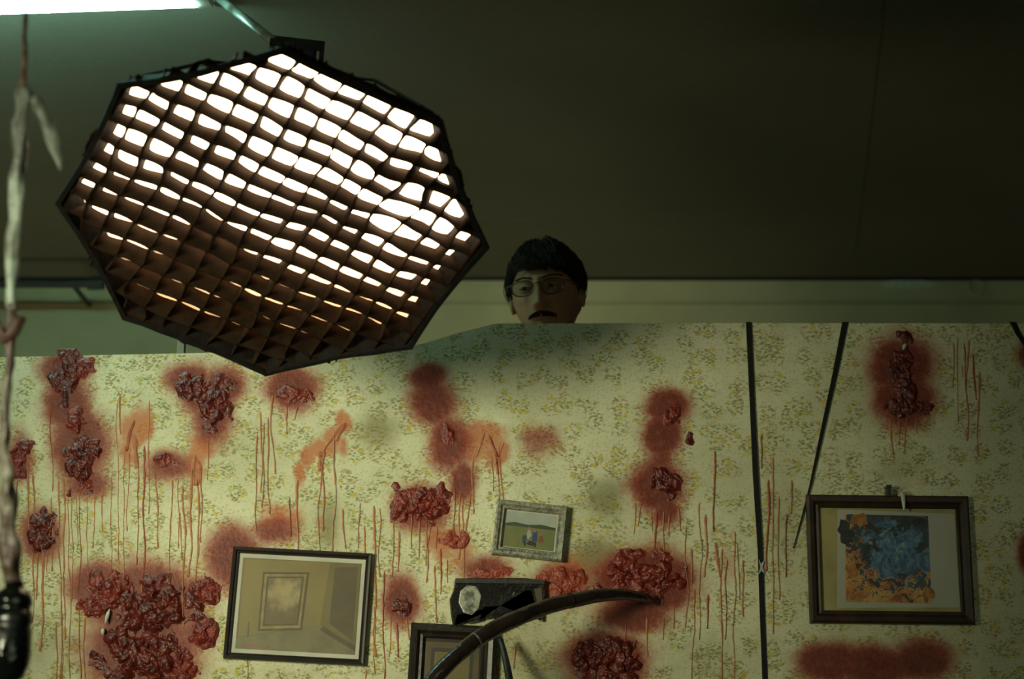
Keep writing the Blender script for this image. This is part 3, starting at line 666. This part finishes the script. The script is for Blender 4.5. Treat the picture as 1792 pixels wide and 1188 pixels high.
# ---------------------------------------------------------------- hanging latex strip, cord and jar
hd = 2.3
top_c = atD(47, 0, hd); tc = Vector((top_c.x, top_c.y, CEIL))
P_ = lambda x, y, dd=0: atD(x, y, hd+dd)
hs_ = empty('latex_strip', tc, 'whitish torn latex strip hanging on a stained cord', 'latex strip')
pts = spline([(tc, .0030), (atD(47, 0, hd), .0030), (atD(44, 80, hd), .0035), (atD(40, 158, hd), .0045)], 8)
v, f = tube(pts, 10, wob=.3); mk('cord', v, f, M['cord'], origin=tc, smooth=True, parent=hs_)
pts = spline([(P_(40,150), .007), (P_(41,172), .0125), (P_(34,260), .0095), (P_(29,350), .0085), (P_(22,440), .0075), (P_(19,540), .0070)], 9)
v, f = tube(pts, 16, .5, .7, 1); mk('upper_strip', v, f, M['latex'], origin=pts[0][0], smooth=True, parent=hs_)
pts = spline([(P_(42,158), .007), (P_(62,178), .0090), (P_(82,215), .0085), (P_(97,262), .006), (P_(107,298), .0025)], 8)
v, f = tube(pts, 14, .5, .6, 2); mk('loose_strip_end', v, f, M['latex'], origin=pts[0][0], smooth=True, parent=hs_)
pts = spline([(P_(19,530), .006), (P_(17,640), .0055), (P_(10,720), .0052), (P_(8,790), .007), (P_(14,850), .010), (P_(14,930), .0095), (P_(20,1018), .009)], 9)
v, f = tube(pts, 16, .6, 1.1, 3); mk('lower_strip', v, f, M['latex_bloody'], origin=pts[0][0], smooth=True, parent=hs_)
pts = spline([(P_(-12,550), .004), (P_(6,588), .008), (P_(22,582), .009), (P_(36,562), .007), (P_(44,554), .003)], 7)
v, f = tube(pts, 14, .8, .7, 4); mk('dark_knot', v, f, M['darkknot'], origin=pts[0][0], smooth=True, parent=hs_)
jc = P_(20, 1100, .0); prof = [(0,.062),(.010,.062),(.012,.058),(.012,.052),(.019,.047),(.024,.038),(.0245,.03),(.0225,.028),(.0225,.022),(.0255,.02),(.0262,.008),(.0245,.005),(.0245,.0),(.0262,-.003),(.0265,-.03),(.0255,-.045),(.019,-.062),(.010,-.068),(0,-.069)]
V, Fc = [], []; sg = 32
for r, z in prof:
    for k in range(sg): V.append((jc.x+r*math.cos(2*math.pi*k/sg), jc.y+r*math.sin(2*math.pi*k/sg), jc.z+z))
for i in range(len(prof)-1):
    for k in range(sg): Fc.append((i*sg+k, i*sg+(k+1)%sg, (i+1)*sg+(k+1)%sg, (i+1)*sg+k))
tag(mk('glass_jar', V, Fc, M['glass'], origin=jc, smooth=True), 'dark glossy glass jar hanging below the latex strip', 'jar')

c = onY(321, 600, WY+.06); v, f = box((c.x-.007, WY+.03, c.z-.10), (c.x+.007, WY+.05, c.z+.000)); v2, f2 = box((c.x-.012, WY+.027, c.z-.05), (c.x+.03, WY+.06, c.z-.03))
vv, ff = joinvf([(v, f), (v2, f2)]); tag(mk('steel_bracket', vv, ff, M['bracket'], origin=c), 'small grey steel bracket behind the wallpapered flat', 'bracket')

# ---------------------------------------------------------------- person
HY = 3.80
eye = onY(952, 511, HY); HX = eye.x; EZ = eye.z; FEET = EZ-1.66
def headshape(d):
    x, y, z = d
    X = .0745*x; Y = .098*y; Z = (.101 if z > 0 else .118)*z
    if z < 0:
        t = min(1, -z); X *= 1-.22*t**1.9
        if y > 0: Y *= 1-.35*t
    if y > 0: X *= 1+.04
    Y += .006
    if y < 0:
        def g(cx, cz, sx_, sz): return math.exp(-((X-cx)/sx_)**2-((Z-cz)/sz)**2)
        fr = min(1, -y*2.2)
        dy = 0
        tt = min(1, max(0, (0.012-Z)/.050))
        if Z > -.038: h = .007+.018*tt**1.2
        else: h = .025*max(0, 1-((-.038-Z)/.014)**1.5) if Z > -.052 else 0
        up_ = 1 if Z < .006 else math.exp(-((Z-.006)/.010)**2)
        sw = .0065+.0050*tt
        dy += h*up_*math.exp(-abs(X/sw)**2.4)
        for s in (-1, 1):
            dy += .010*g(s*.0125, -.040, .0065, .0070)
            dy -= .013*g(s*.030, -.002, .017, .0115)
            dy -= .006*g(s*.014, .002, .006, .010)
            dy += .0075*g(s*.030, .018, .022, .0065)
            dy += .006*g(s*.047, -.024, .017, .012)
            dy -= .005*g(s*.045, -.062, .015, .022)
            dy -= .0035*g(s*.027, -.050, .004, .012)
            dy += .003*g(s*.030, -.014, .013, .004)
        dy += .006*g(0, .020, .016, .008)
        dy += .006*g(0, -.058, .030, .012)
        dy += .006*g(0, -.067, .022, .0042)+.007*g(0, -.078, .019, .0055)-.005*g(0, -.072, .020, .0020)
        dy += .009*g(0, -.100, .02, .014)
        Y -= dy*fr
    return Vector((X, Y, Z))
yaw, rollh = math.radians(-12), math.radians(3.5)
HM = Matrix.Translation((HX+.004, HY, EZ)) @ Matrix.Rotation(rollh, 4, 'Y').inverted() @ Matrix.Rotation(yaw, 4, 'Z') @ Matrix.Rotation(math.radians(7), 4, 'X')
def ico(sub):
    bm = bmesh.new(); bmesh.ops.create_icosphere(bm, subdivisions=sub, radius=1)
    v = [x.co.copy() for x in bm.verts]; f = [tuple(q.index for q in p.verts) for p in bm.faces]; bm.free(); return v, f
iv, if_ = ico(7)
hv = [HM @ headshape(p) for p in iv]
parts = [(hv, if_)]
e3, f3_ = ico(4)
for s in (-1, 1):
    ev = []
    for p in e3:
        q = Vector((p.x*.008, p.y*.017, p.z*.030)); q.y += p.z*.006
        rr = math.sqrt(p.y**2+p.z**2)
        if p.x*s > 0: q.x -= s*.006*math.exp(-(rr/.5)**2)
        ev.append(HM @ (q + Vector((s*.0785, .014, -.012))))
    parts.append((ev, f3_))
nb_ = HM @ Vector((0, .02, -.07))
parts.append(tube([(nb_, .056), (Vector((HX, HY+.02, EZ-.16)), .058), (Vector((HX, HY+.015, EZ-.21)), .066)], 24))
def BP(x, y, z): return (HX+x, HY+.02+y, FEET+z)
def lofts(rs): return loft([(HX+a, HY+.02+b, FEET+c, d, e) for a, b, c, d, e in rs])
torso = [(0,0,.86,.15,.10),(0,0,.93,.17,.115),(0,0,1.05,.15,.10),(0,-.005,1.2,.165,.11),(0,-.005,1.32,.185,.115),(0,.0,1.40,.185,.095),(0,.005,1.45,.12,.075),(0,.005,1.49,.065,.06)]
def limbs(inf=0.0, arms=True, legs=True, hands=True, armend=None):
    out = []
    for s in (-1, 1):
        if arms:
            ap = [(BP(s*.175,0,1.40), .055+inf), (BP(s*.215,.0,1.25), .048+inf), (BP(s*.235,.0,1.10), .040+inf), (BP(s*.24,-.03,.97), .036+inf), (BP(s*.24,-.06,.86), .027+inf)]
            if armend: ap = ap[:armend]
            out.append(tube(ap, 18))
        if hands:
            out.append(tube([(BP(s*.24,-.06,.87), .026), (BP(s*.24,-.068,.82), .034), (BP(s*.24,-.075,.77), .032)], 16, .7))
            for k, L in enumerate((.068, .078, .072, .058)):
                oy = -.105+.023*k
                out.append(tube([(BP(s*.24,oy,.775), .009), (BP(s*.238,oy-.004,.775-L*.5), .0085), (BP(s*.228,oy-.006,.775-L), .007)], 10))
            out.append(tube([(BP(s*.235,-.09,.84), .011), (BP(s*.225,-.118,.81), .010), (BP(s*.222,-.128,.775), .008)], 10))
        if legs:
            out.append(tube([(BP(s*.085,0,.92), .092+inf), (BP(s*.095,0,.72), .078+inf), (BP(s*.1,-.005,.5), .056+inf), (BP(s*.1,.012,.36), .054+inf), (BP(s*.1,.012,.1), .037+inf)], 20))
    return out
parts.append(lofts(torso)); parts += limbs()
for s in (-1, 1): parts.append(tube([(BP(s*.1,.04,.045), .036), (BP(s*.105,-.06,.04), .038), (BP(s*.11,-.16,.03), .026)], 16, .8))
def remeshed(name, parts, vox, mat, parent, sm=4):
    V, Fc = joinvf(parts); me = bpy.data.meshes.new('tmp'); me.from_pydata([tuple(p) for p in V], [], Fc); me.update()
    bm = bmesh.new(); bm.from_mesh(me); bmesh.ops.recalc_face_normals(bm, faces=bm.faces); bm.to_mesh(me); bm.free()
    ob = bpy.data.objects.new('tmp', me); sc.collection.objects.link(ob)
    md = ob.modifiers.new('r', 'REMESH'); md.mode = 'VOXEL'; md.voxel_size = vox
    if sm: s_ = ob.modifiers.new('s', 'SMOOTH'); s_.factor = .5; s_.iterations = sm
    dg = bpy.context.evaluated_depsgraph_get(); nm = bpy.data.meshes.new_from_object(ob.evaluated_get(dg)); nm.name = name
    bpy.data.objects.remove(ob); org = Vector((HX, HY, FEET))
    nm.transform(Matrix.Translation(-org)); nm.materials.clear(); nm.materials.append(mat)
    nm.polygons.foreach_set('use_smooth', [True]*len(nm.polygons))
    o2 = bpy.data.objects.new(name, nm); sc.collection.objects.link(o2); o2.location = org
    if parent: setpar(o2, parent)
    return o2
person = remeshed('person', parts, .0024, M['skin'], None, 1)
tag(person, 'person with dark hair, moustache and glasses peering over wallpapered wall', 'person')
sh = [(a, b, c, d+.012, e+.012) for a, b, c, d, e in torso[:-1]]
remeshed('shirt', [lofts(sh)]+limbs(.012, True, False, False, 4), .007, M['shirt'], person)
remeshed('trousers', [lofts([(0,0,.84,.155,.11),(0,0,.93,.182,.127),(0,0,1.0,.17,.115)])]+limbs(.014, False, True, False), .008, M['trousers'], person)
for s in (-1, 1):
    remeshed('shoe', [tube([(BP(s*.1,.05,.05), .045), (BP(s*.105,-.06,.045), .047), (BP(s*.11,-.18,.036), .034)], 18, .9)], .006, M['shoe'], person)
h6v, h6f = ico(6)
def hn(q): return Vector((q.x/.074**2, (q.y-.006)/.098**2, q.z/.116**2)).normalized()
def hlz(az):
    a = abs(az); front = .044 - .010*math.sin(az*1.6)
    if a < .7: return front
    if a < 1.15: t = (a-.7)/.45; return front*(1-t)+.012*t
    if a < 1.45: t = (a-1.15)/.3; return .012*(1-t)-.014*t
    if a < 1.7: t = (a-1.45)/.25; return -.014*(1-t)+.014*t
    t = min(1, (a-1.7)/.7); return .014*(1-t)-.070*t
ho, hi_, kp = [], [], []
for p in h6v:
    q = headshape(p); az = math.atan2(q.x, -q.y); hl = hlz(az)+.006*noise.noise(Vector((az*12, 0, 2)))
    kp.append(q.z > hl); edge = min(1, max(0, (q.z-hl)/.03))
    th_ = .003+.009*min(1, max(0, (q.z+.01)/.07)) + (.004 if abs(az) > .8 else .0)
    off = th_*(.3+.7*edge)+.007*noise.noise(Vector((q.x*28, q.y*28, q.z*28)))*min(1, edge+.3)
    ho.append(HM @ (q+hn(q)*off)); hi_.append(HM @ (q-hn(q)*.002))
Fc = [f_ for f_ in h6f if all(kp[i] for i in f_)]
ec = set()
for f_ in Fc:
    for a, b in ((f_[0], f_[1]), (f_[1], f_[2]), (f_[2], f_[0])): ec.add((a, b))
used = sorted({i for f_ in Fc for i in f_}); mp = {k: i for i, k in enumerate(used)}; nu = len(used)
V = [ho[k] for k in used]+[hi_[k] for k in used]
F2 = [tuple(mp[i] for i in f_) for f_ in Fc]+[tuple(mp[i]+nu for i in f_[::-1]) for f_ in Fc]
for (a, b) in ec:
    if (b, a) not in ec: F2.append((mp[b], mp[a], mp[a]+nu, mp[b]+nu))
locks = []
def hp(az, el, o_):
    q = headshape(Vector((math.sin(az)*math.cos(el), -math.cos(az)*math.cos(el), math.sin(el)))); return HM @ (q+hn(q)*o_)
for k in range(2600):
    az0 = random.uniform(-3.14, 3.14); el0 = random.uniform(.30, 1.4); L = random.uniform(.30, .65)
    clumpd = noise.noise(Vector((az0*2.5, el0*2, 7))); sweep = .28+.4*clumpd
    hmin = hlz(az0+sweep*.6)
    emin = math.asin(max(-.6, min(.9, (hmin-.003)/.102)))
    el1 = max(emin+random.uniform(-.10, .10), el0-L)
    oo = .007+.011*random.random()+.009*clumpd
    lk = []
    for j in range(5):
        t = j/4; el = el0*(1-t)+el1*t; az = az0+sweep*t**1.3*.8
        lk.append((hp(az, el, oo*(1-.45*t)+.002), .0009*(1-.75*t)+.00015))
    locks.append(tube(lk, 4))
v, f = joinvf([(V, F2)]+locks)
mk('hair', v, f, M['hair'], origin=(HX, HY, EZ), smooth=True, parent=person)
sv, sf = ico(5)
for s in (-1, 1):
    ec_ = Vector((s*.030, -.0735, -.0015)); look = Vector((-.10, -1, -.08)).normalized(); ER = .0118
    idx = []
    for f_ in sf:
        c_ = (sv[f_[0]]+sv[f_[1]]+sv[f_[2]])/3; idx.append(1 if c_.normalized().dot(look) > .865 else 0)
    mk('eye', [HM @ (ec_+p*ER) for p in sv], sf, [M['eyewhite'], M['iris']], origin=HM @ ec_, smooth=True, idx=idx, parent=person)
    lid = []
    for f_ in sf:
        c_ = ((sv[f_[0]]+sv[f_[1]]+sv[f_[2]])/3)
        ap = max(0, 1-(c_.x/.92)**2)
        if c_.z > .34*ap-.05 or c_.z < -.32*ap-.02: lid.append(f_)
    mk('eyelid', [HM @ (ec_+Vector((p.x*1.25, p.y, p.z))*ER*1.10) for p in sv], lid, M['skin'], origin=HM @ ec_, smooth=True, parent=person)
    bh = []
    for k in range(110):
        t = random.random(); x = s*(.010+.038*t); zz = .0165+.0045*math.sin(t*math.pi*.75)+random.uniform(-.0022, .0022)*(1-.5*t)
        q = headshape(Vector((x/.0745, -math.sqrt(max(.01, 1-(x/.0745)**2-(zz/.101)**2)), zz/.101)))
        n_ = hn(q); a_ = q+n_*.0005; b_ = a_+Vector((s*.006, 0, .001))+n_*.001
        b_.y += .0025*t
        bh.append(tube([(HM @ a_, .0004), (HM @ b_, .0002)], 3))
    v, f = joinvf(bh); mk('eyebrow', v, f, M['browhair'], origin=HM @ Vector((s*.03, -.09, .02)), parent=person, smooth=True)
hairs = []
for k in range(520):
    x = max(-.030, min(.030, random.gauss(0, .013))) if random.random() < .5 else random.uniform(-.029, .029); t = abs(x)/.029
    z0_ = -.0560-.005*t*t+random.uniform(-.0035, .0035)*(1-.5*t)
    q = headshape(Vector((x/.070, -math.sqrt(max(.01, 1-(x/.070)**2-(z0_/.118)**2)), z0_/.118)))
    a_ = Vector((x, q.y-.0002, z0_)); sg = 1 if x > 0 else -1
    hairs.append(tube([(HM @ a_, .0004), (HM @ (a_+Vector((sg*.0015, -.0022, -.003))), .0004), (HM @ (a_+Vector((sg*.003, -.0015, -.0080))), .00015)], 3))
v, f = joinvf(hairs); mk('moustache', v, f, M['browhair'], origin=HM @ Vector((0, -.098, -.055)), smooth=True, parent=person)
M['rim'] = simple('dark_spectacle_rim', (.02, .016, .013), (.04, .03, .02), .3)
gp = []; lens_parts = []; gy = -.101
for s in (-1, 1):
    loop = []
    for k in range(33):
        a = 2*math.pi*k/32; cxx = abs(math.cos(a))**.8*math.copysign(1, math.cos(a)); szz = abs(math.sin(a))**.85*math.copysign(1, math.sin(a))
        x = s*.033+.0240*cxx; z = -.004+.0165*szz
        loop.append((HM @ Vector((x, gy+.25*max(0, abs(x)-.02)**1.3, z)), .0014))
    gp.append(tube(loop, 8)); lens_parts.append([l[0] for l in loop[:-1]])
gp.append(tube([(HM @ Vector((-.010, gy, .003)), .0013), (HM @ Vector((0, gy-.004, .006)), .0013), (HM @ Vector((.010, gy, .003)), .0013)], 8))
for s in (-1, 1):
    gp.append(tube([(HM @ Vector((s*.056, gy+.005, .006)), .0014), (HM @ Vector((s*.070, gy+.020, .006)), .0014), (HM @ Vector((s*.081, -.02, .004)), .0014), (HM @ Vector((s*.084, .012, .002)), .0014), (HM @ Vector((s*.082, .03, -.02)), .0014)], 8))
v, f = joinvf(gp); gl = mk('glasses', v, f, M['rim'], origin=HM @ Vector((0, gy, 0)), smooth=True); setpar(gl, person)
for lp in lens_parts:
    cen = sum(lp, Vector())/len(lp); o_ = mk('lens', lp+[cen], [(i, (i+1)%len(lp), len(lp)) for i in range(len(lp))], M['lens'], origin=cen)
    o_.parent = gl; o_.matrix_parent_inverse = (Matrix.Translation(gl.location)).inverted()
plat = empty('work_platform', (HX, HY+.12, 0), 'timber work platform behind the wallpapered flat', 'platform')
v, f = box((HX-.55, WY+.12, FEET-.05), (HX+.55, WY+.75, FEET-.001)); mk('deck', v, f, M['ply'], origin=(HX, HY, FEET), parent=plat)
for sx_ in (-.5, .5):
    for y in (WY+.15, WY+.70):
        v, f = box((HX+sx_-.03, y-.03, 0), (HX+sx_+.03, y+.03, FEET-.05)); mk('leg', v, f, M['ply'], origin=(HX+sx_, y, 0), parent=plat)

# ---------------------------------------------------------------- lights
def aim(ob, tgt): ob.rotation_euler = (Vector(tgt)-ob.location).to_track_quat('-Z', 'Y').to_euler()
def spot(name, loc, tgt, e, col, size, blend, rad):
    l = bpy.data.lights.new(name, 'SPOT'); l.energy = e; l.color = col; l.spot_size = math.radians(size); l.spot_blend = blend; l.shadow_soft_size = rad
    o = bpy.data.objects.new(name, l); sc.collection.objects.link(o); o.location = loc; aim(o, tgt); return o
def area(name, loc, tgt, e, col, size):
    a = bpy.data.lights.new(name, 'AREA'); a.energy = e; a.size = size; a.color = col
    ao = bpy.data.objects.new(name, a); sc.collection.objects.link(ao); ao.location = loc; aim(ao, tgt); return ao
spot('key_lamp', (-1.5, 1.1, 1.98), (-.30, WY, 2.08), 232, (1.0, .99, .65), 43, 1.0, .32)
area('room_fill', (1.2, -1.2, 1.9), (.3, WY, 2.1), 10, (.90, 1.0, .68), 1.6)
area('back_fill', (-1.8, 4.4, 1.2), (-.2, BY, 2.9), 7, (1.0, 1.0, .60), 1.0)
w = bpy.data.worlds.new('world'); sc.world = w; w.use_nodes = True; w.node_tree.nodes['Background'].inputs[0].default_value = (.02, .022, .015, 1)
